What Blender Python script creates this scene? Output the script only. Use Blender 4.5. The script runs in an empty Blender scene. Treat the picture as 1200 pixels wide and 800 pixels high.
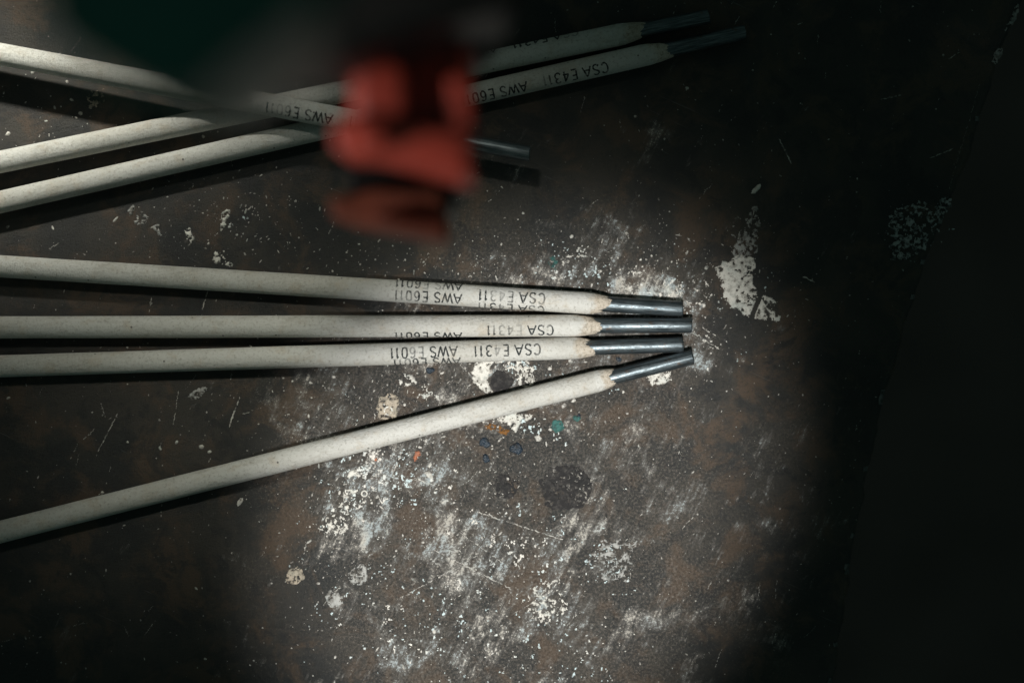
import bpy, bmesh, math, random
import numpy as np
from mathutils import Vector, Matrix, noise as mnoise

# ------------------------------------------------------------------ camera, world, lamps
scene = bpy.context.scene
CAM_H = 0.45                      # camera height above the bench, metres
S = 0.2136 / 1200.0               # metres on the bench per photo pixel

def P(px, py, z=0.0):
    """point at height z that lies on the sight line of a photo pixel"""
    k = S * (CAM_H - z) / CAM_H
    return Vector(((px - 600.0) * k, (400.0 - py) * k, z))

cam_d = bpy.data.cameras.new('camera')
cam = bpy.data.objects.new('camera', cam_d)
scene.collection.objects.link(cam)
cam.location = (0, 0, CAM_H)
cam.rotation_euler = (0, 0, 0)
cam_d.sensor_width = 36.0
cam_d.lens = 36.0 * CAM_H / 0.2136
cam_d.clip_start = 0.01
cam_d.clip_end = 50.0
cam_d.dof.use_dof = True
cam_d.dof.focus_distance = CAM_H - 0.0035
cam_d.dof.aperture_fstop = 4.3
cam_d.dof.aperture_blades = 7
scene.camera = cam

world = bpy.data.worlds.new('World')
scene.world = world
world.use_nodes = True
bg = world.node_tree.nodes['Background']
bg.inputs['Color'].default_value = (0.62, 1.0, 0.90, 1)
bg.inputs['Strength'].default_value = 0.052

def spot(name, loc, target, power, size_deg, blend, radius, col, scale=(1, 1, 1), roll=0.0):
    d = bpy.data.lights.new(name, 'SPOT')
    d.energy = power; d.spot_size = math.radians(size_deg); d.spot_blend = blend
    d.shadow_soft_size = radius; d.color = col
    o = bpy.data.objects.new(name, d)
    scene.collection.objects.link(o)
    q = (Vector(target) - Vector(loc)).to_track_quat('-Z', 'Y')
    o.rotation_euler = (q.to_matrix() @ Matrix.Rotation(roll, 3, 'Z')).to_euler()
    o.location = loc; o.scale = scale
    return o

# work lamp close above the lower part of the picture: the bright pool in the middle
tA = P(608, 596)
spot('work_lamp', tA + Vector((0.0, -0.135, 0.60)), tA, 25.0, 11.9, 0.46, 0.012, (1.0, 0.985, 0.955), (0.82, 1.06, 1), math.radians(-36))
# lamp above left: the glow on the rods at the left
tB = P(-60, 112)
spot('side_lamp', tB + Vector((-0.06, 0.37, 0.34)), tB, 25.0, 19.0, 1.0, 0.02, (1.0, 0.985, 0.89), (1.02, 0.33, 1))
# weak lamp that brushes the rods lying at the left
tE = P(415, 428)
spot('back_lamp', tE + Vector((-0.08, 0.30, 0.49)), tE, 9.6, 21.0, 1.0, 0.03, (1.0, 0.985, 0.87), (0.88, 0.30, 1))
# added fill lamp, low from the left, only to brighten the tool
tC = P(470, 160, 0.12)
spot('tool_fill_lamp', tC + Vector((-0.32, -0.13, 0.18)), tC, 5.2, 9.5, 0.8, 0.02, (1.0, 0.95, 0.92))

scene.view_settings.view_transform = 'Standard'
scene.view_settings.look = 'None'
scene.view_settings.exposure = 0.0
scene.view_settings.gamma = 1.0
scene.view_settings.use_curve_mapping = False

# ------------------------------------------------------------------ helpers
rng = random.Random(7)
C = scene.collection

def link(o, parent=None):
    C.objects.link(o)
    if parent: o.parent = parent
    return o

def mesh_obj(name, verts, faces, mat, parent=None, smooth=False):
    me = bpy.data.meshes.new(name)
    me.from_pydata([tuple(v) for v in verts], [], faces)
    me.update()
    if smooth:
        me.polygons.foreach_set('use_smooth', [True] * len(me.polygons))
    me.materials.append(mat)
    return link(bpy.data.objects.new(name, me), parent)

def thing(name, label, cat, loc=(0, 0, 0), group=None):
    o = bpy.data.objects.new(name, None)
    o.empty_display_size = 0.01
    o.location = loc
    o['label'] = label; o['category'] = cat
    if group: o['group'] = group
    return link(o)

class NT:
    """tiny helper for node materials, coordinates in millimetres of object space"""
    def __init__(self, name):
        self.m = bpy.data.materials.new(name); self.m.use_nodes = True
        self.t = self.m.node_tree; self.n = self.t.nodes; self.l = self.t.links
        self.b = self.n['Principled BSDF']; self.out = self.n['Material Output']
        tc = self.n.new('ShaderNodeTexCoord')
        sc = self.n.new('ShaderNodeVectorMath'); sc.operation = 'SCALE'; sc.inputs['Scale'].default_value = 1000.0
        self.l.new(tc.outputs['Object'], sc.inputs[0])
        oi = self.n.new('ShaderNodeObjectInfo')
        ml = self.n.new('ShaderNodeMath'); ml.operation = 'MULTIPLY'; ml.inputs[1].default_value = 500.0
        self.l.new(oi.outputs['Random'], ml.inputs[0])
        cb = self.n.new('ShaderNodeCombineXYZ'); self.l.new(ml.outputs[0], cb.inputs[0])
        self.rand = oi.outputs['Random']
        ad = self.n.new('ShaderNodeVectorMath'); self.l.new(sc.outputs[0], ad.inputs[0]); self.l.new(cb.outputs[0], ad.inputs[1])
        self.co0 = sc.outputs[0]; self.co = ad.outputs[0]
    def link(self, a, b): self.l.new(a, b)
    def mapped(self, co, rot=0.0, scale=(1, 1, 1), off=(0, 0, 0)):
        m = self.n.new('ShaderNodeMapping'); m.inputs['Rotation'].default_value = (0, 0, rot)
        m.inputs['Scale'].default_value = scale; m.inputs['Location'].default_value = off
        self.l.new(co, m.inputs['Vector']); return m.outputs[0]
    def noise(self, scale, detail=4, rough=0.55, co=None, dist=0.0):
        t = self.n.new('ShaderNodeTexNoise'); t.inputs['Scale'].default_value = scale
        t.inputs['Detail'].default_value = detail; t.inputs['Roughness'].default_value = rough
        t.inputs['Distortion'].default_value = dist
        self.l.new(co or self.co, t.inputs['Vector']); return t.outputs['Fac']
    def voronoi(self, scale, co=None, feature='F1', out='Distance', rnd=1.0):
        t = self.n.new('ShaderNodeTexVoronoi'); t.feature = feature
        t.inputs['Scale'].default_value = scale; t.inputs['Randomness'].default_value = rnd
        self.l.new(co or self.co, t.inputs['Vector']); return t.outputs[out]
    def ramp(self, fac, a, b, v0=0.0, v1=1.0):
        r = self.n.new('ShaderNodeMapRange'); r.interpolation_type = 'SMOOTHSTEP'
        r.inputs['From Min'].default_value = a; r.inputs['From Max'].default_value = b
        r.inputs['To Min'].default_value = v0; r.inputs['To Max'].default_value = v1
        self.l.new(fac, r.inputs['Value']); return r.outputs[0]
    def math(self, op, a, b=None):
        m = self.n.new('ShaderNodeMath'); m.operation = op
        for i, v in enumerate((a, b)):
            if v is None: continue
            if isinstance(v, (int, float)): m.inputs[i].default_value = v
            else: self.l.new(v, m.inputs[i])
        return m.outputs[0]
    def mix(self, fac, a, b):
        m = self.n.new('ShaderNodeMix'); m.data_type = 'RGBA'
        for s, v in ((m.inputs[0], fac), (m.inputs[6], a), (m.inputs[7], b)):
            if isinstance(v, (int, float)): s.default_value = v
            elif isinstance(v, tuple): s.default_value = (*v, 1) if len(v) == 3 else v
            else: self.l.new(v, s)
        return m.outputs[2]
    def bump(self, h, dist_mm, strength=1.0, prev=None):
        b = self.n.new('ShaderNodeBump'); b.inputs['Distance'].default_value = dist_mm * 0.001
        b.inputs['Strength'].default_value = strength
        self.l.new(h, b.inputs['Height'])
        if prev: self.l.new(prev, b.inputs['Normal'])
        return b.outputs[0]
    def set(self, **k):
        names = dict(color='Base Color', rough='Roughness', metal='Metallic', normal='Normal', alpha='Alpha', spec='Specular IOR Level')
        for a, v in k.items():
            s = self.b.inputs[names[a]]
            if isinstance(v, (int, float)): s.default_value = v
            elif isinstance(v, tuple): s.default_value = (*v, 1)
            else: self.l.new(v, s)
        return self.m

# ------------------------------------------------------------------ materials
def bench_material():
    t = NT('grimy_steel')
    co = t.co0
    wob = t.noise(0.03, 5, 0.6, co)
    # zone of spilt, rubbed-in paint that also paints the light pool's brightness (millimetres from the picture centre)
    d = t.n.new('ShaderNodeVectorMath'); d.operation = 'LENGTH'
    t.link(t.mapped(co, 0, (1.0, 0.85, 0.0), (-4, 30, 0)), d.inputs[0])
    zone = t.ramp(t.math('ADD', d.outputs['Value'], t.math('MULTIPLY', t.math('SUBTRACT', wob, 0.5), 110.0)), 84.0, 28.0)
    big = t.noise(0.05, 5, 0.6, t.mapped(co, 0, (1, 1, 1), (12, -40, 0)), 0.4)
    rust = t.noise(0.085, 8, 0.68, t.mapped(co, 0, (1, 1, 1), (-55, 90, 0)), 0.5)
    crust = t.noise(0.22, 14, 0.80, co, 0.25)
    grit = t.noise(1.9, 8, 0.86, t.mapped(co, 0, (1, 1, 1), (9, 5, 0)))
    rot = math.radians(-64)
    st = t.noise(1.0, 8, 0.74, t.mapped(t.mapped(co, rot), 0, (0.13, 0.75, 1)))
    c = t.mix(t.ramp(big, 0.36, 0.64), (0.0125, 0.0140, 0.0136), (0.038, 0.033, 0.026))
    c = t.mix(t.ramp(rust, 0.47, 0.62, 0, 0.85), c, (0.074, 0.048, 0.029))
    pit = t.noise(0.11, 9, 0.70, t.mapped(co, 0, (1, 1, 1), (70, 33, 0)), 0.6)
    c = t.mix(t.ramp(pit, 0.49, 0.39, 0, 0.8), c, (0.012, 0.013, 0.013))
    # grit: dark pits and pale crumbs
    c = t.mix(t.ramp(grit, 0.49, 0.38, 0, 0.85), c, (0.006, 0.006, 0.006))
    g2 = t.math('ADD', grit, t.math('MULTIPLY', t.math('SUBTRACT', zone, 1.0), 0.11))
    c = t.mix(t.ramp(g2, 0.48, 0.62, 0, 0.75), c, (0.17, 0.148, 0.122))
    # rubbed-in grey paint, crumbling: shows as torn islands and strokes
    k = t.math('ADD', t.math('MULTIPLY', crust, 0.55), t.math('MULTIPLY', st, 0.45))
    isl = t.noise(0.075, 6, 0.62, t.mapped(co, 0, (1, 1, 1), (140, -21, 0)), 0.8)
    k = t.math('ADD', k, t.math('MULTIPLY', t.math('SUBTRACT', isl, 0.5), 0.50))
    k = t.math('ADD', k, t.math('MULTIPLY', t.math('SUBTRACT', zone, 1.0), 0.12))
    for px, py, rad, amt in ((765, 338, 75, .085), (675, 318, 55, .05), (440, 585, 90, .07), (600, 445, 70, .06), (850, 420, 70, .08), (560, 690, 140, .06), (400, 625, 60, .06)):
        q = t.n.new('ShaderNodeVectorMath'); q.operation = 'DISTANCE'; t.link(co, q.inputs[0])
        p = P(px, py) * 1000; q.inputs[1].default_value = (p.x, p.y, 0)
        k = t.math('ADD', k, t.ramp(t.math('ADD', q.outputs['Value'], t.math('MULTIPLY', t.math('SUBTRACT', wob, 0.5), 40.0)), rad * S * 1000, 0.0, 0.0, amt))
    c = t.mix(t.ramp(k, 0.49, 0.60, 0, 0.60), c, (0.165, 0.155, 0.140))
    k2 = t.math('ADD', k, t.math('MULTIPLY', t.math('SUBTRACT', grit, 0.5), 0.75))
    pale = t.mix(t.ramp(big, 0.45, 0.55), (0.52, 0.49, 0.43), (0.42, 0.48, 0.49))
    c = t.mix(t.ramp(k2, 0.585, 0.65, 0, 0.92), c, pale)
    # thin scratches across
    st2 = t.noise(1.0, 4, 0.6, t.mapped(t.mapped(co, math.radians(24)), 0, (0.05, 2.2, 1)))
    c = t.mix(t.math('MULTIPLY', t.ramp(st2, 0.67, 0.75), t.ramp(big, 0.56, 0.42, 0, 0.5)), c, (0.22, 0.22, 0.21))
    h = t.math('ADD', t.math('MULTIPLY', crust, 0.6), t.math('MULTIPLY', grit, 0.4))
    nrm = t.bump(h, 0.9, 0.9)
    r = t.ramp(grit, 0.35, 0.65, 0.40, 0.75)
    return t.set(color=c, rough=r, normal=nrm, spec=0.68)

def paint_material(name, col, dirt=(0.10, 0.09, 0.075), amount=0.55, rough=0.55):
    t = NT(name)
    a = t.noise(0.8, 6, 0.7, t.co0); b = t.noise(0.22, 5, 0.6, t.co0)
    f = t.math('MULTIPLY', t.ramp(a, 0.46, 0.62), amount)
    c = t.mix(f, col, dirt)
    c2 = t.mix(t.ramp(b, 0.50, 0.66, 0, 0.5), c, tuple(x * y for x, y in zip(col, (0.62, 0.72, 0.74))))
    n = t.bump(a, 0.55, 0.9)
    return t.set(color=c2, rough=rough, normal=n, spec=0.4)

def splatter_material():
    t = NT('dried_splatter_paint')
    a = t.noise(0.06, 5, 0.6, t.co0); b = t.noise(0.11, 5, 0.6, t.mapped(t.co0, 0, (1, 1, 1), (200, 40, 0)))
    g = t.noise(1.1, 6, 0.75, t.co0)
    c = t.mix(t.ramp(a, 0.42, 0.56), (0.66, 0.63, 0.57), (0.50, 0.60, 0.61))
    c = t.mix(t.ramp(b, 0.60, 0.72, 0, 0.8), c, (0.22, 0.19, 0.15))
    c = t.mix(t.ramp(g, 0.50, 0.62, 0, 0.75), c, (0.085, 0.078, 0.068))
    return t.set(color=c, rough=0.6, normal=t.bump(g, 0.3, 0.8), spec=0.4)

def coating_material():
    t = NT('flux_coating')
    g = t.noise(1.7, 6, 0.78); m = t.noise(0.30, 6, 0.62); l = t.noise(0.05, 4, 0.6, t.mapped(t.co, 0, (1, 2.2, 2.2)))
    c = t.mix(t.ramp(l, 0.35, 0.7), (0.600, 0.595, 0.555), (0.500, 0.487, 0.440))
    # ground end: warmer, rougher, with a torn border (attribute runs 0..1 towards the bare wire)
    at = t.n.new('ShaderNodeAttribute'); at.attribute_name = 'ground'
    gr = t.ramp(t.math('ADD', at.outputs['Fac'], t.math('MULTIPLY', t.math('SUBTRACT', m, 0.5), 1.1)), 0.18, 0.55)
    c = t.mix(t.math('MULTIPLY', gr, 0.75), c, (0.545, 0.465, 0.365))
    c = t.mix(t.ramp(m, 0.52, 0.68, 0, 0.42), c, (0.48, 0.405, 0.305))
    c = t.mix(t.ramp(t.noise(0.14, 6, 0.7, t.mapped(t.co, 0, (0.6, 1.3, 1.3), (60, 0, 0))), 0.53, 0.70, 0, 0.55), c, (0.29, 0.262, 0.21))
    c = t.mix(t.ramp(g, 0.53, 0.64, 0, 0.55), c, (0.25, 0.23, 0.19))
    c = t.mix(t.ramp(g, 0.46, 0.32, 0, 0.45), c, (0.70, 0.69, 0.65))
    c = t.mix(t.math('MULTIPLY', gr, t.ramp(g, 0.47, 0.62, 0, 0.55)), c, (0.22, 0.18, 0.13))
    vd = t.voronoi(0.55); vc = t.voronoi(0.55, out='Color')
    sep = t.n.new('ShaderNodeSeparateColor'); t.link(vc, sep.inputs[0])
    dot = t.math('MULTIPLY', t.ramp(vd, 0.16, 0.09), t.ramp(sep.outputs[1], 0.93, 0.96))
    c = t.mix(t.math('MULTIPLY', dot, 0.8), c, (0.06, 0.055, 0.05))
    n = t.bump(g, 0.38, 1.0); n = t.bump(m, 0.30, 0.4, n)
    return t.set(color=c, rough=0.88, normal=n, spec=0.2)

def wire_material():
    t = NT('core_wire_steel')
    s = t.noise(1.0, 5, 0.65, t.mapped(t.co, 0, (0.18, 3.0, 3.0)))
    g = t.noise(1.6, 5, 0.7)
    c = t.mix(t.ramp(s, 0.35, 0.68), (0.058, 0.074, 0.082), (0.175, 0.205, 0.218))
    c = t.mix(t.ramp(g, 0.56, 0.72, 0, 0.7), c, (0.07, 0.085, 0.095))
    c = t.mix(t.ramp(t.noise(0.6, 5, 0.7, t.mapped(t.co, 0, (1, 1, 1), (33, 0, 0))), 0.58, 0.68, 0, 0.6), c, (0.11, 0.07, 0.045))
    r = t.ramp(g, 0.3, 0.7, 0.34, 0.56)
    return t.set(color=c, rough=r, metal=0.85, normal=t.bump(s, 0.06, 0.6))

def wire_end_material():
    t = NT('cut_wire_end')
    g = t.noise(2.0, 4, 0.7)
    c = t.mix(t.ramp(g, 0.4, 0.6), (0.10, 0.11, 0.12), (0.34, 0.36, 0.37))
    return t.set(color=c, rough=0.45, metal=0.8, normal=t.bump(g, 0.15, 0.8))

def ink_material():
    t = NT('stamped_ink')
    a = t.noise(1.5, 5, 0.75); b = t.noise(0.17, 3, 0.5)
    f = t.math('MULTIPLY', t.ramp(a, 0.66, 0.54, 0.08, 1.0), t.ramp(b, 0.66, 0.48, 0.35, 1.0))
    at = t.n.new('ShaderNodeAttribute'); at.attribute_name = 'fade'
    return t.set(color=(0.035, 0.040, 0.040), rough=0.8, alpha=t.math('MULTIPLY', f, at.outputs['Fac']), spec=0.2)

def plain_material(name, col, rough, var=0.35, scale=0.12, spec=0.5, metal=0.0, bump=0.2):
    t = NT(name)
    a = t.noise(scale, 6, 0.65)
    c = t.mix(t.ramp(a, 0.35, 0.68), col, tuple(x * (1 - var) for x in col))
    return t.set(color=c, rough=rough, metal=metal, normal=t.bump(a, bump, 0.5), spec=spec)

M = dict(
    bench=bench_material(), splat=splatter_material(), coat=coating_material(),
    wire=wire_material(), wire_end=wire_end_material(), ink=ink_material(),
    white=paint_material('dried_white_paint', (0.66, 0.64, 0.58)),
    grey=paint_material('dried_grey_paint', (0.36, 0.36, 0.34), amount=0.8),
    film=paint_material('thin_grey_film', (0.40, 0.42, 0.41), (0.04, 0.04, 0.04), amount=0.95),
    beige=paint_material('dried_beige_paint', (0.42, 0.36, 0.28), amount=0.7),
    orange=paint_material('dried_orange_paint', (0.40, 0.14, 0.07), amount=0.6),
    rustp=paint_material('rust_crust', (0.20, 0.085, 0.015), (0.05, 0.03, 0.015), amount=0.8),
    teal=paint_material('dried_teal_paint', (0.035, 0.13, 0.115), (0.02, 0.03, 0.03), amount=0.6),
    blue=paint_material('blue_enamel_drop', (0.012, 0.024, 0.038), (0.02, 0.02, 0.02), amount=0.8, rough=0.3),
    scorch=paint_material('scorched_spot', (0.012, 0.011, 0.011), (0.06, 0.055, 0.05), amount=0.55, rough=0.7),
    rim=plain_material('rim_glint_steel', (0.15, 0.16, 0.155), 0.5, 0.85, 0.9, metal=0.4),  # paler steel: the highlight along the rim put into the colour
    floor=plain_material('dark_concrete', (0.085, 0.066, 0.060), 0.8, scale=0.02),
    red=plain_material('red_plastic', (0.42, 0.050, 0.028), 0.5, 0.45, 0.10),
    red_dull=plain_material('dull_red_plastic', (0.30, 0.075, 0.038), 0.6, 0.5, 0.10),  # darker, browner red for the lower jaw
    green=plain_material('green_plastic', (0.008, 0.105, 0.080), 0.45, 0.35, 0.05),
    black=plain_material('blackened_steel', (0.022, 0.019, 0.018), 0.5, 0.4, 0.2, metal=0.3),
)

# ------------------------------------------------------------------ numpy noise
_lat = np.random.RandomState(11).rand(8, 256, 256).astype(np.float32)
def vnoise(x, y, k):
    xi = np.floor(x).astype(int); yi = np.floor(y).astype(int)
    fx = x - xi; fy = y - yi
    fx = fx * fx * (3 - 2 * fx); fy = fy * fy * (3 - 2 * fy)
    L = _lat[k % 8]
    a = L[yi % 256, xi % 256]; b = L[yi % 256, (xi + 1) % 256]
    c = L[(yi + 1) % 256, xi % 256]; d = L[(yi + 1) % 256, (xi + 1) % 256]
    return (a * (1 - fx) + b * fx) * (1 - fy) + (c * (1 - fx) + d * fx) * fy
def fbm(x, y, oct=4, k=0, rough=0.55):
    s = 0.0; amp = 1.0; tot = 0.0
    for i in range(oct):
        s = s + amp * vnoise(x * 2 ** i + 17.3 * i + 40, y * 2 ** i + 9.1 * i + 40, k + i)
        tot += amp; amp *= rough
    return s / tot

# ------------------------------------------------------------------ workbench and floor
floor = mesh_obj('floor', [(-3, -3, -0.80), (3, -3, -0.80), (3, 3, -0.80), (-3, 3, -0.80)], [(0, 1, 2, 3)], M['floor'])
floor['kind'] = 'structure'

bench = thing('workbench', 'grimy dark steel workbench top spattered with dried paint', 'workbench')

def edge_line():
    pts = [(1262, -260), (1228, -120), (1199, 0), (1172, 62), (1163, 100), (1150, 142), (1130, 200), (1110, 250), (1091, 292),
           (1062, 380), (1034, 480), (1008, 600), (976, 800), (945, 1000), (900, 1260)]
    out = []
    for (a, b), (c, d) in zip(pts, pts[1:]):
        n = max(2, int(math.hypot(c - a, d - b) / 6))
        for i in range(n):
            f = i / n; x = a + (c - a) * f; y = b + (d - b) * f
            w = (mnoise.noise(Vector((x * .03, y * .03, 0))) * 4.0 + mnoise.noise(Vector((x * .13, y * .13, 3))) * 1.8)
            out.append((x + w, y))
    out.append(pts[-1]); return out

def build_bench():
    e = [P(x, y) for x, y in edge_line()]
    x0 = -0.62; T = 0.010
    rings = []                                        # rounded rim: (inset, z)
    prof = [(0.0016, 0.0), (0.0008, -0.00018), (0.00025, -0.0007), (0.0, -0.0016), (0.0, -T)]
    V = []; F = []
    n = len(e)
    for ins, z in prof:
        V += [Vector((p.x - ins, p.y, z)) for p in e]
    for r in range(len(prof) - 1):
        for i in range(n - 1):
            F.append((r * n + i, (r + 1) * n + i, (r + 1) * n + i + 1, r * n + i + 1))
    # flat top as strips from the rim to the far left side
    b = len(V)
    V += [Vector((x0, p.y, 0.0)) for p in e]
    V += [Vector((x0, p.y, -T)) for p in e]
    for i in range(n - 1):
        F.append((i, i + 1, b + i + 1, b + i))
        F.append((b + i, b + i + 1, b + n + i + 1, b + n + i))
        F.append((b + n + i, b + n + i + 1, 4 * n + i + 1, 4 * n + i))
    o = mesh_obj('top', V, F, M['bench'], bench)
    bm = bmesh.new(); bm.from_mesh(o.data); bmesh.ops.recalc_face_normals(bm, faces=bm.faces[:])
    bm.to_mesh(o.data); bm.free()
    return o
top = build_bench()

def worn_rim_glint():
    """worn stretches in paler colour that paint the highlight along the rounded rim"""
    e = [P(x, y) for x, y in edge_line()]; V = []; F = []
    for i in range(len(e) - 1):
        n = mnoise.noise(Vector((i * .21, 4.0, 0))) + .6 * mnoise.noise(Vector((i * .9, 9.0, 0)))
        if n < 0.22 or rng.random() < .25: continue
        w = 0.00005 + 0.0006 * max(0, n - .2); b = len(V)
        for p in (e[i], e[i + 1]):
            V += [Vector((p.x - 0.0011 - w, p.y, 0.00004)), Vector((p.x - 0.0007, p.y, -0.00013)), Vector((p.x - 0.00022, p.y, -0.00062))]
        F += [(b, b + 3, b + 4, b + 1), (b + 1, b + 4, b + 5, b + 2)]
    mesh_obj('worn_rim_glint', V, F, M['rim'], bench)['kind'] = 'stuff'
worn_rim_glint()

def cells_to_mesh(name, on, X, Y, H, mat, seed=0):
    """turn the set cells of a pixel grid into one thin crust of paint with height H (mm), sides included"""
    ny, nx = on.shape
    rs = np.random.RandomState(seed)
    cy, cx = np.nonzero(on)
    vid = -np.ones((ny + 1, nx + 1), dtype=np.int64)
    corners = np.stack([np.stack([cy, cx], 1), np.stack([cy, cx + 1], 1), np.stack([cy + 1, cx + 1], 1), np.stack([cy + 1, cx], 1)], 1)
    flat = corners.reshape(-1, 2)
    key = flat[:, 0] * (nx + 1) + flat[:, 1]
    uq, inv = np.unique(key, return_inverse=True)
    vy = uq // (nx + 1); vx = uq % (nx + 1)
    # how many of the four cells round a vertex are set: rim vertices sink to the bench
    pad = np.pad(on.astype(np.int8), 1)
    cnt = pad[vy, vx] + pad[vy + 1, vx] + pad[vy, vx + 1] + pad[vy + 1, vx + 1]
    px = X[0] + (X[1] - X[0]) * vx / nx + (rs.rand(len(uq)) - .5) * 0.7 * (X[1] - X[0]) / nx
    py = Y[0] + (Y[1] - Y[0]) * vy / ny + (rs.rand(len(uq)) - .5) * 0.7 * (Y[1] - Y[0]) / ny
    hh = H[np.clip(vy, 0, ny - 1), np.clip(vx, 0, nx - 1)]
    z = np.where(cnt >= 4, hh, 0.02) * 0.001
    V = np.stack([(px - 600) * S, (400 - py) * S, z], 1).astype(np.float32)
    q = inv.reshape(-1, 4)[:, ::-1]
    me = bpy.data.meshes.new(name)
    me.vertices.add(len(V)); me.vertices.foreach_set('co', V.ravel())
    me.loops.add(q.size); me.loops.foreach_set('vertex_index', q.astype(np.int32).ravel())
    me.polygons.add(len(q)); me.polygons.foreach_set('loop_start', np.arange(0, q.size, 4, dtype=np.int32))
    me.polygons.foreach_set('use_smooth', np.ones(len(q), dtype=bool))
    me.update(calc_edges=True); me.validate()
    me.materials.append(mat)
    return link(bpy.data.objects.new(name, me), bench)

def poly_dist(poly, gx, gy):
    """signed distance in pixels to a polygon, positive inside"""
    inside = np.zeros(gx.shape, bool); d = np.full(gx.shape, 1e9)
    n = len(poly)
    for i in range(n):
        x1, y1 = poly[i]; x2, y2 = poly[(i + 1) % n]
        cond = ((y1 > gy) != (y2 > gy))
        with np.errstate(divide='ignore', invalid='ignore'):
            xin = (x2 - x1) * (gy - y1) / ((y2 - y1) if y2 != y1 else 1e-9) + x1
        inside ^= cond & (gx < xin)
        dx, dy = x2 - x1, y2 - y1
        t = np.clip(((gx - x1) * dx + (gy - y1) * dy) / (dx * dx + dy * dy), 0, 1)
        d = np.minimum(d, np.hypot(gx - x1 - t * dx, gy - y1 - t * dy))
    return np.where(inside, d, -d)

_pk = [0]
def paint_patch(poly, mat, name='paint_patch', rough=5.0, hole=0.0, h=0.30, cell=0.8, gouges=()):
    _pk[0] += 1; k = _pk[0]
    xs = [p[0] for p in poly]; ys = [p[1] for p in poly]
    X = (min(xs) - 4, max(xs) + 4); Y = (min(ys) - 4, max(ys) + 4)
    nx = max(6, int((X[1] - X[0]) / cell)); ny = max(6, int((Y[1] - Y[0]) / cell))
    gx, gy = np.meshgrid(X[0] + (np.arange(nx) + .5) * (X[1] - X[0]) / nx, Y[0] + (np.arange(ny) + .5) * (Y[1] - Y[0]) / ny)
    d = poly_dist(poly, gx, gy)
    n1 = fbm(gx * .11 + k * 13, gy * .11, 4, k, 0.65)
    n2 = fbm(gx * .30 + k * 7, gy * .30, 3, k + 3, 0.6)
    on = (d + (n1 - .5) * rough * 2.2) > 0
    if hole > 0: on &= ~((n2 > (0.74 - hole * 0.22)) & (d < 40))
    for (ax, ay, bx, by, w) in gouges:
        t = np.clip(((gx - ax) * (bx - ax) + (gy - ay) * (by - ay)) / ((bx - ax) ** 2 + (by - ay) ** 2), 0, 1)
        on &= np.hypot(gx - ax - t * (bx - ax), gy - ay - t * (by - ay)) > w * (0.8 + 0.5 * n1)
    H = h * (0.55 + 0.9 * n2)
    return cells_to_mesh(name, on, X, Y, H, mat, k)

def z4(o, s, pts): return [(o[0] + x / s, o[1] + y / s) for x, y in pts]
# the white patch beyond the rod tips, with the gouge that cuts its lower end
g = [(894, 340, 868, 402, 2.6)]
paint_patch(z4((780, 200), 4, [(228, 460), (270, 540), (275, 590), (310, 640), (370, 668), (398, 672), (470, 700), (470, 650), (440, 585), (420, 555), (405, 540), (410, 500), (385, 480), (420, 450), (425, 410), (400, 395), (330, 408), (290, 420)]), M['white'], hole=0.35, gouges=g)
paint_patch(z4((780, 200), 4, [(310, 375), (330, 408), (400, 398), (428, 380), (425, 335), (385, 300), (335, 325)]), M['grey'], hole=0.9)
paint_patch(z4((780, 200), 4, [(455, 580), (500, 598), (515, 615), (480, 635), (495, 660), (540, 680), (535, 705), (500, 700), (470, 650), (435, 640)]), M['white'], hole=0.5, gouges=g)
paint_patch(z4((780, 200), 4, [(300, 300), (360, 290), (380, 230), (400, 160), (430, 150), (440, 230), (470, 290), (430, 330), (380, 330)]), M['grey'], hole=1.5, rough=6)
paint_patch(z4((780, 200), 4, [(400, 108), (405, 90), (430, 70), (447, 63), (440, 90), (420, 108)]), M['white'], rough=1.2)
# between the third and the fourth rod
paint_patch(z4((380, 290), 4, [(690, 590), (705, 545), (740, 528), (800, 530), (770, 560), (765, 640), (796, 688), (760, 688), (700, 630)]), M['white'], hole=0.25, rough=2.5)
paint_patch(z4((380, 290), 4, [(800, 535), (860, 525), (960, 528), (985, 560), (975, 640), (930, 660), (890, 640), (900, 585), (850, 570), (800, 575)]), M['white'], hole=1.1, rough=5)
paint_patch(z4((380, 290), 4, [(785, 600), (810, 575), (850, 578), (885, 610), (885, 650), (840, 672), (795, 680), (775, 640)]), M['scorch'], 'scorched_spot', rough=2.5, h=0.10)
paint_patch(z4((380, 290), 4, [(245, 752), (265, 700), (300, 680), (345, 700), (352, 745), (330, 800), (290, 806), (255, 800)]), M['beige'], hole=0.55, rough=3)
paint_patch(z4((380, 290), 4, [(425, 720), (440, 665), (470, 640), (480, 665), (540, 690), (545, 715), (490, 720), (450, 700)]), M['white'], hole=1.2, rough=4)
paint_patch(z4((380, 290), 4, [(350, 640), (370, 600), (400, 590), (425, 610), (430, 630), (395, 650)]), M['white'], hole=1.2, rough=4)
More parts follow.
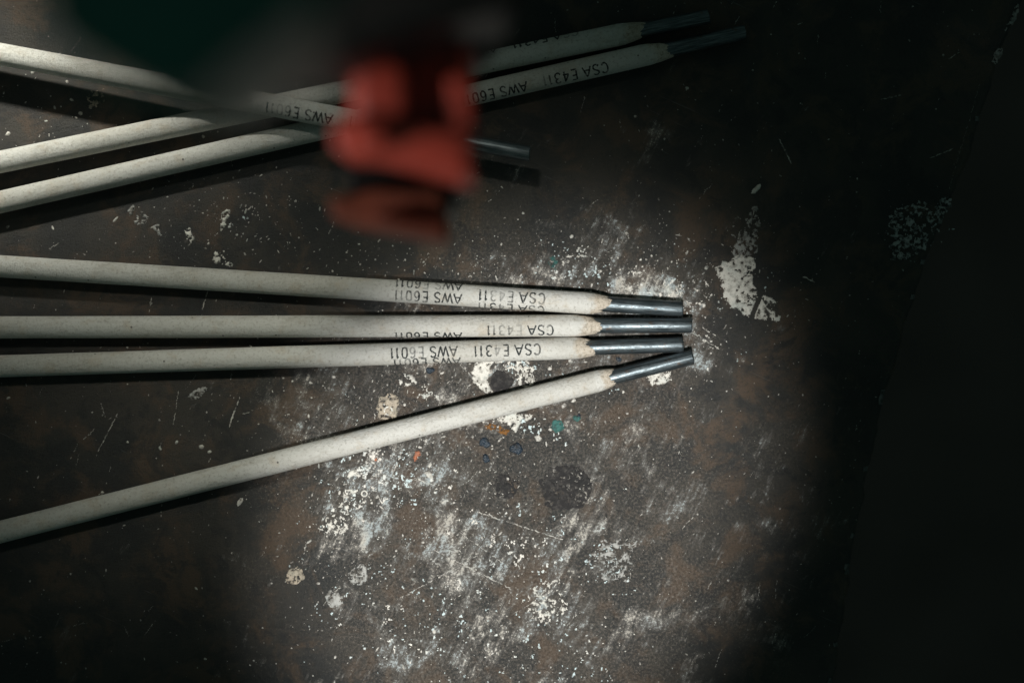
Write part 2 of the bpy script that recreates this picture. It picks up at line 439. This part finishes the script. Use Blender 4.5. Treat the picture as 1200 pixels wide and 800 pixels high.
# below the fourth rod
paint_patch(z4((500, 420), 6, [(470, 440), (520, 405), (590, 385), (660, 380), (745, 395), (740, 425), (700, 440), (660, 460), (630, 525), (600, 490), (560, 450)]), M['white'], hole=0.55, rough=3)
paint_patch(z4((500, 420), 6, [(410, 470), (440, 450), (520, 480), (580, 510), (560, 540), (510, 530), (470, 500), (420, 500)]), M['rustp'], 'rust_crust', hole=0.6, rough=3)
paint_patch(z4((600, 300), 4.446, [(708, 625), (760, 605), (832, 598), (832, 640), (780, 668), (735, 684), (715, 652)]), M['white'], hole=0.4, rough=3)
paint_patch(z4((500, 420), 6, [(870, 470), (900, 430), (950, 440), (962, 490), (920, 520), (880, 515)]), M['teal'], hole=0.4, rough=3)
paint_patch(z4((500, 420), 6, [(1030, 410), (1060, 385), (1085, 410), (1080, 440), (1050, 440)]), M['teal'], hole=0.6, rough=3)
paint_patch(z4((500, 420), 6, [(760, 545), (790, 535), (810, 560), (800, 585), (765, 585)]), M['white'], rough=1.5)
paint_patch(z4((380, 500), 6.667, [(172, 385), (190, 350), (235, 330), (272, 345), (272, 390), (230, 385), (190, 408)]), M['white'], rough=2.0, hole=0.3)
paint_patch(z4((380, 500), 6.667, [(695, 240), (710, 195), (745, 185), (755, 215), (735, 250), (705, 268)]), M['orange'], rough=2.0, hole=0.3)
paint_patch(z4((380, 500), 6.667, [(390, 255), (420, 240), (455, 242), (455, 262), (410, 270)]), M['orange'], rough=3, hole=0.8)
paint_patch(z4((380, 500), 6.667, [(790, 360), (820, 345), (850, 380), (845, 405), (815, 395)]), M['white'], rough=1.2)
paint_patch(z4((380, 500), 6.667, [(808, 305), (830, 275), (846, 280), (840, 310), (820, 322)]), M['white'], rough=1.2)
paint_patch(z4((380, 500), 6.667, [(0, 700), (90, 690), (140, 700), (190, 760), (210, 800), (120, 830), (0, 840), (-40, 780)]), M['white'], rough=8, hole=1.3)
paint_patch(z4((380, 500), 6.667, [(130, 540), (180, 530), (215, 570), (215, 650), (165, 660), (120, 620)]), M['white'], rough=8, hole=1.2)
paint_patch(z4((380, 500), 6.667, [(160, 490), (230, 480), (250, 510), (220, 530), (180, 520)]), M['white'], rough=4, hole=0.6)
# teal smear and pale crust above the first rod
paint_patch(z4((560, 220), 5, [(410, 440), (420, 405), (455, 400), (470, 430), (450, 475), (425, 475)]), M['teal'], hole=0.7, rough=4)
paint_patch(z4((560, 220), 5, [(480, 430), (510, 405), (570, 380), (590, 340), (612, 350), (600, 395), (640, 410), (570, 435), (500, 445)]), M['white'], hole=1.3, rough=5)
paint_patch(z4((560, 220), 5, [(1100, 600), (1110, 575), (1150, 590), (1200, 585), (1190, 630), (1130, 640)]), M['white'], hole=0.9, rough=4)
paint_patch(z4((560, 220), 5, [(700, 620), (780, 590), (850, 600), (900, 640), (800, 650), (720, 640)]), M['grey'], hole=1.2, rough=6)
# pale crust by the bench edge
paint_patch(z4((800, 0), 2.667, [(640, 700), (690, 655), (720, 628), (760, 640), (800, 650), (830, 618), (822, 650), (790, 715), (770, 770), (735, 815), (680, 815), (650, 760)]), M['film'], hole=1.3, rough=16)
paint_patch(z4((800, 0), 2.667, [(965, 195), (985, 150), (1000, 148), (992, 185), (980, 208)]), M['grey'], hole=0.5, rough=4)
paint_patch(z4((800, 0), 2.667, [(1003, 95), (1018, 72), (1048, 15), (1052, 30), (1030, 75), (1012, 98)]), M['grey'], hole=0.7, rough=4)
# faint patch at the upper left and bluish dabs below it
paint_patch(z4((0, 80), 8, [(825, 260), (880, 215), (960, 200), (975, 290), (920, 385), (840, 370)]), M['beige'], hole=1.2, rough=5)
paint_patch(z4((0, 230), 4, [(605, 65), (625, 30), (645, 60), (690, 95), (680, 125), (635, 138), (615, 105)]), M['grey'], hole=0.9, rough=5)
paint_patch(z4((0, 230), 4, [(720, 140), (745, 130), (755, 180), (745, 205), (730, 180)]), M['grey'], hole=0.9, rough=4)
paint_patch(z4((0, 230), 4, [(1040, 80), (1055, 60), (1085, 65), (1060, 110), (1045, 160), (1005, 185), (1030, 165)]), M['white'], hole=0.9, rough=4)
paint_patch(z4((0, 230), 4, [(990, 300), (1010, 265), (1050, 275), (1085, 320), (1070, 345), (1040, 310)]), M['white'], hole=1.0, rough=4)
paint_patch(z4((0, 230), 4, [(870, 160), (890, 150), (905, 200), (890, 230), (878, 200)]), M['white'], hole=0.8, rough=3)
paint_patch(z4((0, 270), 2.9625, [(655, 575), (675, 550), (720, 545), (700, 580), (670, 590)]), M['grey'], hole=0.8, rough=3)
# worn discs and blots nearer the viewer
def disc(cx, cy, r, n=18): return [(cx + r * (1 + .1 * math.sin(3 * a + cx)) * math.cos(a), cy + r * (1 + .12 * math.cos(2 * a + cy)) * math.sin(a)) for a in [i * 2 * math.pi / n for i in range(n)]]
paint_patch(disc(662, 572, 30), M['scorch'], 'scorched_spot', rough=4, hole=0.5, h=0.1)
paint_patch(disc(593, 570, 14), M['scorch'], 'scorched_spot', rough=3, hole=0.4, h=0.1)
paint_patch(disc(346, 674, 11), M['beige'], rough=3, hole=0.7)
paint_patch(disc(420, 674, 12), M['grey'], rough=3, hole=0.7)
paint_patch(disc(392, 702, 10), M['grey'], rough=3, hole=0.7)
paint_patch(disc(720, 655, 26), M['grey'], rough=12, hole=1.3)
paint_patch(disc(640, 705, 22), M['white'], rough=14, hole=1.3)

def dome(name, px, py, r_px, h_px, mat, seg=16, ring=5, tear=0.0):
    V = [P(px, py, h_px * S)]; F = []
    for j in range(1, ring + 1):
        a = j / ring * math.pi / 2
        for i in range(seg):
            f = i / seg * 2 * math.pi
            r = r_px * math.sin(a) * (1 + 0.16 * math.sin(2 * f + px) + 0.10 * math.sin(3 * f + py) + 0.07 * math.sin(5 * f + px) + tear * max(0, math.sin(f)) ** 3)
            V.append(Vector(((px - 600 + r * math.cos(f)) * S, (400 - py + r * math.sin(f)) * S, h_px * S * math.cos(a))))
    for i in range(seg):
        F.append((0, 1 + i, 1 + (i + 1) % seg))
        for j in range(ring - 1):
            a = 1 + j * seg
            F.append((a + i, a + seg + i, a + seg + (i + 1) % seg, a + (i + 1) % seg))
    return mesh_obj(name, V, F, mat, bench, True)
for (x, y, r) in [(568, 519, 6.5), (569.5, 537, 5.2), (605, 526, 7.5), (504, 434, 5.0), (725, 421, 3.5), (678, 488, 3.2)]:
    dome('enamel_drop', x, y, r * .92, r * 0.38, M['blue'], tear=0.25 if r > 6 else 0.0)

# ring left by a drop
def ring_mark(px, py, R, r):
    V = []; F = []; a, b = 20, 6
    for i in range(a):
        f = i / a * 2 * math.pi
        for j in range(b):
            q = j / b * 2 * math.pi
            rr = R + r * math.cos(q)
            V.append(Vector(((px - 600 + rr * math.cos(f)) * S, (400 - py + rr * math.sin(f)) * S, (0.6 + r * math.sin(q) * 0.8) * S)))
    for i in range(a):
        for j in range(b):
            F.append((i * b + j, ((i + 1) % a) * b + j, ((i + 1) % a) * b + (j + 1) % b, i * b + (j + 1) % b))
    mesh_obj('paint_ring', V, F, M['white'], bench, True)
ring_mark(455, 481, 4.6, 1.3)
ring_mark(427, 578, 3.2, 0.9)

# thin all-over splatter: a thresholded field, denser where paint was spilt
def splatter():
    X = (-40, 1180); Y = (-30, 830); cell = 1.15
    nx = int((X[1] - X[0]) / cell); ny = int((Y[1] - Y[0]) / cell)
    gx, gy = np.meshgrid(X[0] + (np.arange(nx) + .5) * cell, Y[0] + (np.arange(ny) + .5) * cell)
    wx = gx + (fbm(gx * .02, gy * .02, 3, 2) - .5) * 60; wy = gy + (fbm(gx * .02 + 9, gy * .02, 3, 5) - .5) * 60
    W = np.zeros(gx.shape)
    for cx, cy, sx, sy, s in [(440, 565, 60, 55, .95), (395, 610, 40, 28, .8), (500, 560, 70, 45, .7), (700, 318, 85, 32, .75), (790, 345, 60, 28, .85),
                              (610, 432, 55, 18, .8), (610, 492, 60, 22, .8), (520, 470, 60, 30, .5), (440, 470, 50, 45, .45), (560, 300, 120, 28, .42),
                              (265, 262, 50, 30, .6), (160, 262, 25, 18, .4), (380, 290, 60, 25, .4), (700, 440, 60, 25, .7), (830, 420, 60, 40, .6),
                              (600, 640, 120, 80, .75), (520, 720, 150, 90, .7), (700, 650, 50, 70, .7), (640, 770, 120, 60, .7), (870, 310, 40, 50, .5),
                              (1075, 265, 35, 30, .5), (700, 240, 40, 40, .25), (240, 470, 60, 50, .22), (60, 130, 90, 50, .22), (330, 420, 60, 60, .3), (890, 470, 60, 60, .3)]:
        W = np.maximum(W, s * np.exp(-((wx - cx) / sx) ** 2 * .5 - ((wy - cy) / sy) ** 2 * .5))
    # stroke-shaped noise: stretched up to the right in most places
    a = math.radians(64); u = gx * math.cos(a) - gy * math.sin(a); v = gx * math.sin(a) + gy * math.cos(a)
    n1 = fbm(u * .055, v * .17, 5, 1, 0.70)
    n2 = fbm(gx * .16, gy * .16, 4, 4, 0.70)
    n3 = fbm(gx * .42, gy * .42, 2, 6, 0.6)
    f = np.maximum(n1 * .62 + n3 * .38, n2 * .70 + n3 * .30)
    on = f > (0.885 - 0.290 * W)
    H = 0.05 + 0.10 * n3
    o = cells_to_mesh('paint_splatter', on, X, Y, H, M['splat'], 5)
    o['kind'] = 'stuff'
splatter()

# loose specks, crumbs and short scratches: one crust of tiny chips
def specks():
    V = []; F = []
    edge = [(1199, 0), (1150, 142), (1091, 292), (1034, 480), (976, 800)]
    def xmax(y):
        for (a, b), (c, d) in zip(edge, edge[1:]):
            if b <= y <= d: return a + (c - a) * (y - b) / (d - b)
        return edge[0][0] if y < 0 else edge[-1][0]
    def chip(px, py, r, el=1.0, ang=0.0, h=0.5):
        if px > xmax(py) - 6: return
        n = 7; b = len(V); ca, sa = math.cos(ang), math.sin(ang)
        V.append(Vector(((px - 600) * S, (400 - py) * S, r * h * S + 2e-5)))
        for zz, m in ((r * h * .8, .62), (0.0, 1.0)):
            for i in range(n):
                f = i / n * 2 * math.pi; rr = r * m * rng.uniform(.7, 1.25)
                x = rr * math.cos(f) * el; y = rr * math.sin(f) / math.sqrt(el)
                V.append(Vector(((px + x * ca - y * sa - 600) * S, (400 - py + x * sa + y * ca) * S, zz * S)))
        for i in range(n):
            j = (i + 1) % n
            F.append((b, b + 1 + i, b + 1 + j)); F.append((b + 1 + i, b + 1 + n + i, b + 1 + n + j, b + 1 + j))
    def size(): return min(2.8, 0.30 + rng.expovariate(3.2))
    for _ in range(1500):                                     # everywhere
        chip(rng.uniform(-40, 1190), rng.uniform(-40, 840), size() * .8, rng.choice((1, 1, 1.4, 2)), rng.uniform(0, 3.1))
    for cx, cy, sx, sy, n in [(440, 570, 60, 60, 420), (600, 470, 110, 50, 420), (700, 320, 110, 35, 420), (520, 560, 80, 45, 300), (270, 260, 60, 28, 150),
                              (560, 680, 130, 90, 500), (830, 380, 60, 60, 160), (70, 130, 70, 45, 60), (420, 470, 60, 50, 200), (200, 400, 130, 100, 120), (470, 310, 90, 25, 160)]:
        for _ in range(n):
            chip(rng.gauss(cx, sx), rng.gauss(cy, sy), size(), rng.choice((1, 1, 1.5, 2.3)), math.radians(rng.gauss(62, 35)))
    for x, y, r in [(9, 157, 2.6), (39, 84, 2.6), (79, 96, 2.0), (84, 117, 1.7), (94, 133, 2.4), (64, 126, 1.5), (54, 142, 1.6), (89, 138, 1.3), (9, 266, 1.8), (10, 466, 1.9),
                    (177, 355, 1.7), (236, 523, 3.0), (281, 588, 3.2), (187, 492, 1.3), (149, 407, 1.3), (332, 443, 1.6), (207, 518, 1.8), (120, 577, 2.2), (63, 595, 1.4), (230, 689, 1.3),
                    (30, 747, 1.2), (47, 746, 1.2), (613, 250, 1.6), (735, 274, 2.2), (670, 277, 2.4), (888, 121, 1.0), (915, 206, 1.0), (1086, 245, 1.6), (1152, 138, 2.2), (1176, 70, 1.8),
                    (645, 503, 2.2), (499, 517, 2.4), (661, 475, 3.0), (672, 469, 2.6), (644, 432, 2.4), (518, 437, 1.5), (606, 432, 2.4), (575, 436, 2.6), (668, 423, 2.4)]:
        chip(x, y, r, rng.choice((1, 1.3, 1.6)), rng.uniform(0, 3))
    def scratch(x0, y0, x1, y1, w):
        L = math.hypot(x1 - x0, y1 - y0); n = max(3, int(L / 2.2)); ang = math.atan2(-(y1 - y0), x1 - x0)
        for i in range(n):
            if rng.random() < .22: continue
            f = i / n
            chip(x0 + (x1 - x0) * f + rng.gauss(0, .35), y0 + (y1 - y0) * f + rng.gauss(0, .35), w * rng.uniform(.5, 1.2), 2.6, ang + rng.gauss(0, .15), .25)
    for s in [(137, 486, 111, 537, .8), (282, 464, 268, 500, 1.1), (243, 343, 236, 366, 1.0), (178, 345, 175, 366, .8), (209, 460, 203, 498, .7), (912, 161, 928, 193, .8),
              (1089, 186, 1117, 174, .8), (1113, 69, 1124, 61, .7), (1148, 100, 1108, 236, .35), (792, 275, 799, 277, .9), (806, 280, 815, 283, .9), (943, 325, 955, 331, 1.1),
              (937, 28, 944, 25, .7), (472, 528, 460, 556, 1.0), (486, 560, 514, 571, .9), (476, 560, 512, 566, .7), (540, 428, 552, 440, .6), (780, 370, 845, 410, .8), (825, 385, 842, 396, 1.0),
              (560, 600, 660, 632, .8), (500, 640, 600, 690, .8), (520, 610, 590, 660, .6), (470, 700, 560, 650, .7), (600, 720, 650, 690, .7)]:
        scratch(*s)
    for _ in range(120):
        x, y = rng.uniform(0, 1080), rng.uniform(0, 800); a = math.radians(rng.gauss(64, 22)); L = rng.uniform(5, 26)
        scratch(x, y, x + L * math.cos(a), y - L * math.sin(a), rng.uniform(.3, .7))
    o = mesh_obj('paint_specks', V, F, M['splat2'], bench, False)
    o['kind'] = 'stuff'
M['splat2'] = paint_material('speck_paint', (0.56, 0.54, 0.49), (0.09, 0.08, 0.07), 1.0)
specks()

# ------------------------------------------------------------------ welding rods
R_COAT = 12.9 * S
R_WIRE = 9.0 * S
ROD_L = 0.350

STROKES = {   # stroke font, cell 0..1 wide, 0..1 high
    '1': [[(.30, .80), (.55, 1), (.55, 0)]],
    '0': [[(.5, 1), (.22, .93), (.12, .7), (.12, .3), (.22, .07), (.5, 0), (.78, .07), (.88, .3), (.88, .7), (.78, .93), (.5, 1)]],
    '6': [[(.82, .86), (.66, .98), (.42, .98), (.2, .82), (.12, .5), (.14, .24), (.3, .04), (.58, 0), (.8, .12), (.86, .32), (.76, .52), (.54, .6), (.3, .54), (.14, .36)]],
    '4': [[(.68, 0), (.68, 1), (.08, .28), (.92, .28)]],
    '3': [[(.14, .86), (.34, .99), (.62, .98), (.82, .82), (.78, .62), (.5, .53), (.8, .44), (.88, .24), (.74, .05), (.46, 0), (.22, .04), (.1, .2)]],
    'A': [[(0, 0), (.5, 1), (1, 0)], [(.18, .34), (.82, .34)]],
    'W': [[(0, 1), (.26, 0), (.5, .95), (.74, 0), (1, 1)]],
    'S': [[(.86, .84), (.68, .98), (.36, .99), (.15, .84), (.16, .64), (.4, .54), (.66, .46), (.88, .32), (.84, .1), (.6, 0), (.32, .01), (.12, .16)]],
    'E': [[(.85, 1), (.14, 1), (.14, 0), (.88, 0)], [(.14, .53), (.76, .53)]],
    'C': [[(.88, .8), (.7, .97), (.42, 1), (.18, .82), (.1, .5), (.18, .18), (.42, 0), (.7, .03), (.88, .2)]],
}
ADV = {'1': .62, ' ': .50, 'W': 1.38, 'A': 1.04, 'S': .98, 'C': 1.0, 'E': .94}
WID = {'1': .6, 'W': 1.22, 'A': .92, 'S': .80, 'C': .84, 'E': .74}

def letter_mesh(text, length, height, pen):
    """ribbons in a flat (u, v) frame, u from 0 to length; subdivided finely so that it can be wrapped"""
    tot = sum(ADV.get(c, .92) for c in text); k = length / tot
    u = 0.0; quads = []
    for idx, ch in enumerate(text):
        w = WID.get(ch, .74) * k
        for pl in STROKES.get(ch, []):
            pts = [Vector((u + x * w, y * height)) for x, y in pl]
            dense = []
            for a, b in zip(pts, pts[1:]):
                n = max(2, int((b - a).length / (height * .12)))
                dense += [a + (b - a) * (i / n) for i in range(n)]
            dense.append(pts[-1])
            L = []; Rr = []
            for i, p in enumerate(dense):
                t = (dense[min(i + 1, len(dense) - 1)] - dense[max(i - 1, 0)]).normalized()
                nrm = Vector((-t.y, t.x)); ww = pen * (.5 + .09 * math.sin(p.x * 9000 + p.y * 5000))
                L.append(p + nrm * ww); Rr.append(p - nrm * ww)
            quads.append((L, Rr, ch, idx))
        u += ADV.get(ch, .92) * k
    return quads

def build_rod(name, label, tail, tip, z_tail, z_tip, coat_end_px, prints, group, seed, twist=0.0):
    """tail/tip: pixels of two points on the axis; z: axis heights there"""
    r = random.Random(seed)
    a3, b3 = P(*tail, z_tail), P(*tip, z_tip)
    ax = (b3 - a3).normalized()
    nz = (Vector((0, 0, 1)) - ax * ax.z).normalized(); ny = nz.cross(ax)
    root = thing(name, label, 'welding rod', group=group)
    M4 = Matrix((ax, ny, nz)).transposed().to_4x4(); M4.translation = b3
    root.matrix_world = M4                      # origin at the wire tip, local x runs to the right along the axis
    k = S * (CAM_H - z_tip) / CAM_H
    wire_len = (tip[0] - coat_end_px) / ax.x * k      # bare end
    x_end = -wire_len; x_tail = -ROD_L
    # coating: a long tube, then a ground taper of its own material
    N = 48
    taper = r.uniform(20, 30) * S; amp = r.uniform(3.0, 6.5)
    xs = [x_tail + (x_end - taper * .9 - x_tail) * i / 90 for i in range(91)]
    V = []; F = []
    def bow(x): return 0.00012 * math.sin(x * 23 + seed)
    for x in xs:
        for j in range(N):
            f = j / N * 2 * math.pi
            rr = R_COAT * (1 + 0.004 * math.sin(x * 310 + seed) + 0.003 * math.sin(2 * f + x * 90))
            V.append((x, rr * math.sin(f), rr * math.cos(f)))
    for i in range(len(xs) - 1):
        for j in range(N):
            a = i * N + j; b = i * N + (j + 1) % N
            F.append((a, b, b + N, a + N))
    coat = mesh_obj('flux_coating', V, F, M['coat'], root, True)
    # taper
    V = []; F = []; K = 10
    jit = []
    for j in range(N):
        f = j / N * 2 * math.pi
        v = amp * math.sin(f + twist) + 2.4 * math.sin(3 * f + seed) + 2.0 * mnoise.noise(Vector((math.cos(f) * 3, math.sin(f) * 3, seed))) + r.uniform(-2.0, 2.0)
        jit.append(v * S)
    x0 = xs[-1]
    for i in range(K + 1):
        t = i / K
        for j in range(N):
            f = j / N * 2 * math.pi
            x = x0 + (x_end + jit[j] + 3.5 * S - x0) * t
            base = R_COAT * (1 + 0.004 * math.sin(x0 * 310 + seed) + 0.003 * math.sin(2 * f + x0 * 90))
            s = t ** 1.7
            rr = base * (1 - s) + (R_WIRE * 1.035) * s
            if 0 < i < K: rr += r.uniform(-.25, .25) * S
            if i == K: rr = R_WIRE * 0.97
            V.append((x, rr * math.sin(f), rr * math.cos(f)))
    for i in range(K):
        for j in range(N):
            a = i * N + j; b = i * N + (j + 1) % N
            F.append((a, b, b + N, a + N))
    tp = mesh_obj('coating_taper', V, F, M['coat'], coat, True)
    at = tp.data.attributes.new('ground', 'FLOAT', 'POINT')
    at.data.foreach_set('value', [i / K for i in range(K + 1) for j in range(N)])
    # core wire: bare end with a slightly rough cut, and the bare tail inside
    V = []; F = []; n = 40
    prof = [(x_end - 9 * S, R_WIRE), (x_end * .75, R_WIRE), (x_end * .5, R_WIRE * 1.004), (x_end * .25, R_WIRE), (-1.6 * S, R_WIRE), (-0.5 * S, R_WIRE * .97), (0.0, R_WIRE * .90)]
    for i, (x, rr) in enumerate(prof):
        for j in range(n):
            f = j / n * 2 * math.pi
            e = r.uniform(-.35, .35) * S if i >= len(prof) - 2 else 0
            V.append((x + e + (0.08 * rr * math.cos(f + twist * 2) if i == len(prof) - 1 else 0), rr * math.sin(f), rr * math.cos(f)))
    for i in range(len(prof) - 1):
        for j in range(n):
            a = i * n + j; b = i * n + (j + 1) % n
            F.append((a, b, b + n, a + n))
    wire = mesh_obj('core_wire', V, F, M['wire'], root, True)
    last = (len(prof) - 1) * n
    EV = [V[last + j] for j in range(n)] + [(0.2 * S, 0, 0)]
    mesh_obj('cut_end', EV, [(j, (j + 1) % n, n) for j in range(n)], M['wire_end'], wire)
    # stamped lettering, read from the tip side, wrapped round the coating
    for text, off0, off1, deg, fades in prints:
        FD = []; base = [r.uniform(.75, 1.0) for _ in text]
        for q, v in fades.items(): base[q] = v
        length = (off1 - off0) * S; h = 12.6 * S
        V = []; F = []
        rad = R_COAT * 1.0075 + 0.000012
        for Lp, Rp, ch, idx in letter_mesh(text, length, h, 1.9 * S):
            b = len(V)
            for l, rp in zip(Lp, Rp):
                mid = (l + rp) * .5
                for p in (l, mid, rp):
                    x = x_end - off0 * S - p.x
                    th = math.radians(deg) + (p.y - h / 2) / R_COAT    # towards the picture's lower side
                    V.append((x, -rad * math.sin(th), rad * math.cos(th))); FD.append(base[idx])
            for i in range(len(Lp) - 1):
                o = b + i * 3
                F.append((o, o + 1, o + 4, o + 3)); F.append((o + 1, o + 2, o + 5, o + 4))
        lt = mesh_obj('lettering', V, F, M['ink'], coat)
        lt.data.attributes.new('fade', 'FLOAT', 'POINT').data.foreach_set('value', FD)
    return root

AW, CS = 'AWS E6011', 'CSA E4311'
a0, a1, c0, c1 = 164, 243, 67, 146      # distances of the two stamps from the end of the coating, pixels
zc = R_COAT * 1.008
GF = 'welding rods fanned out in front'; GB = 'welding rods lying behind under the red tool'
build_rod('welding_rod', 'top rod of the front four, stamped AWS E6011 and CSA E4311 along its middle', (0, 312), (800, 362), zc, zc, 706,
          [(AW, a0, a1, 24, {}), (AW, a0, a1, -50, {}), (CS, c0, c1, -7, {4: .5, 5: .35, 6: .45, 0: .8}), (CS, c0, c1, 63, {4: .7, 5: .4})], GF, 1, 0.6)
build_rod('welding_rod', 'level rod second from top of the front four, its stamped letters low on the side', (0, 383.5), (811, 381), zc, zc, 694,
          [(AW, a0 - 12, a1 - 12, 64, {}), (CS, c0 - 22, c1 - 22, 27, {0: 1, 1: 1, 2: 1, 4: .22, 5: .42, 6: .40, 7: .6})], GF, 2, 2.0)
build_rod('welding_rod', 'third rod from top of the front four, just above the slanting lowest rod', (0, 429), (800, 403.6), zc, zc, 691,
          [(AW, a0 - 10, a1 - 10, -3, {0: .6, 4: .5, 5: .5}), (AW, a0 - 13, a1 - 13, 58, {}), (CS, c0 - 10, c1 - 10, 1, {5: .28, 0: .6})], GF, 3, 3.6)
build_rod('welding_rod', 'lowest rod, slanting up to the right without visible lettering', (0, 623), (812, 418), zc, zc, 717,
          [(AW, a0, a1, 170, {}), (CS, c0, c1, 170, {})], GF, 4, 5.0)
build_rod('welding_rod', 'upper of two parallel rods rising from left edge to top right, bare tip in shadow', (0, 190), (831, 19.5), zc, zc, 746,
          [(AW, a0, a1, -66, {}), (CS, c0, c1, -66, {})], GB, 5, 1.0)
build_rod('welding_rod', 'lower of two parallel rods rising behind the red tool to the upper right', (0, 237), (873, 38), zc, zc, 777,
          [(AW, a0, a1, 30, {}), (CS, c0, c1, 26, {})], GB, 6, 2.6)
zt = zc + 26.5 * S
build_rod('welding_rod', 'rod at top left sloping down over the two parallel rods into the red tool', (0, 63.5), (621, 180.5), zc + 21.5 * S, zt + 4.8 * S, 524,
          [(AW, a0 - 31, a1 - 31, 22, {}), (CS, c0 - 31, c1 - 31, 10, {})], GB, 7, 4.1)

# ------------------------------------------------------------------ the out-of-focus tool above the bench
tool = thing('clamp_tool', 'blurred tool with red jaws and dark green body, close to the camera above the rods', 'tool', P(470, 160, 0.11))
tool_inv = Matrix.Translation(-tool.location)

def prism(name, outline, z_px, z0, z1, mat, parent, bevel=0.001, seg=3, draft=1.0):
    """outline given in pixels seen at height z_px, standing from z0 to z1"""
    bm = bmesh.new()
    pts = [P(x, y, z_px) for x, y in outline]
    cx = sum(p.x for p in pts) / len(pts); cy = sum(p.y for p in pts) / len(pts)
    lo = [bm.verts.new((cx + (p.x - cx) * draft, cy + (p.y - cy) * draft, z0)) for p in pts]
    hi = [bm.verts.new((p.x, p.y, z1)) for p in pts]
    n = len(pts)
    bm.faces.new(hi); bm.faces.new(lo[::-1])
    for i in range(n): bm.faces.new((lo[i], lo[(i + 1) % n], hi[(i + 1) % n], hi[i]))
    bmesh.ops.recalc_face_normals(bm, faces=bm.faces[:])
    bmesh.ops.bevel(bm, geom=bm.edges[:], offset=bevel, segments=seg, affect='EDGES', profile=0.6, clamp_overlap=True)
    bm.transform(tool_inv if parent is tool else Matrix.Translation(-tool.location))
    me = bpy.data.meshes.new(name); bm.to_mesh(me); bm.free()
    me.polygons.foreach_set('use_smooth', [True] * len(me.polygons)); me.materials.append(mat)
    return link(bpy.data.objects.new(name, me), parent)

upper = prism('upper_jaw', [(410, 56), (552, 58), (553, 160), (410, 150)], 0.121, 0.103, 0.1215, M['red'], tool, 0.0008)
prism('jaw_rib', [(412, 72), (478, 70), (482, 148), (414, 142)], 0.126, 0.112, 0.127, M['red'], upper, 0.0022)
prism('jaw_rib', [(524, 90), (553, 88), (556, 172), (526, 160)], 0.126, 0.112, 0.127, M['red'], upper, 0.0012)
prism('jaw_lip', [(388, 162), (392, 142), (414, 136), (470, 146), (549, 158), (555, 212), (520, 203), (478, 192), (440, 182), (398, 180)], 0.128, 0.104, 0.129, M['red'], upper, 0.0012)
prism('lip_boss', [(414, 170), (420, 148), (446, 146), (458, 160), (450, 178), (424, 180)], 0.130, 0.124, 0.1325, M['red'], upper, 0.0014)
prism('jaw_core', [(404, 150), (546, 168), (528, 250), (410, 238)], 0.09, 0.074, 0.0925, M['black'], tool, 0.001)
lower = prism('lower_jaw', [(386, 228), (402, 231), (440, 220), (516, 224), (527, 284), (482, 276), (432, 268), (388, 256)], 0.098, 0.078, 0.0985, M['red_dull'], tool, 0.001)
prism('jaw_lip', [(440, 250), (470, 257), (521, 263), (526, 283), (482, 276), (438, 267)], 0.102, 0.094, 0.103, M['red_dull'], lower, 0.0008)
prism('shank', [(404, -190), (575, -190), (585, 40), (560, 70), (408, 66)], 0.116, 0.098, 0.117, M['black'], tool, 0.002)
prism('handle', [(20, -230), (430, -230), (380, 10), (318, 56), (272, 90), (246, 118), (198, 122), (124, 98), (66, 58), (34, -20)], 0.232, 0.190, 0.235, M['green'], tool, 0.008, 5, draft=0.82)
prism('shade_bridge', [(150, -230), (640, -230), (628, -60), (600, 12), (440, 60), (405, 80), (310, 70), (150, 30)], 0.14, 0.112, 0.146, M['black'], tool, 0.003)  # black arm widened so its shape stands in for shade over bench and rod
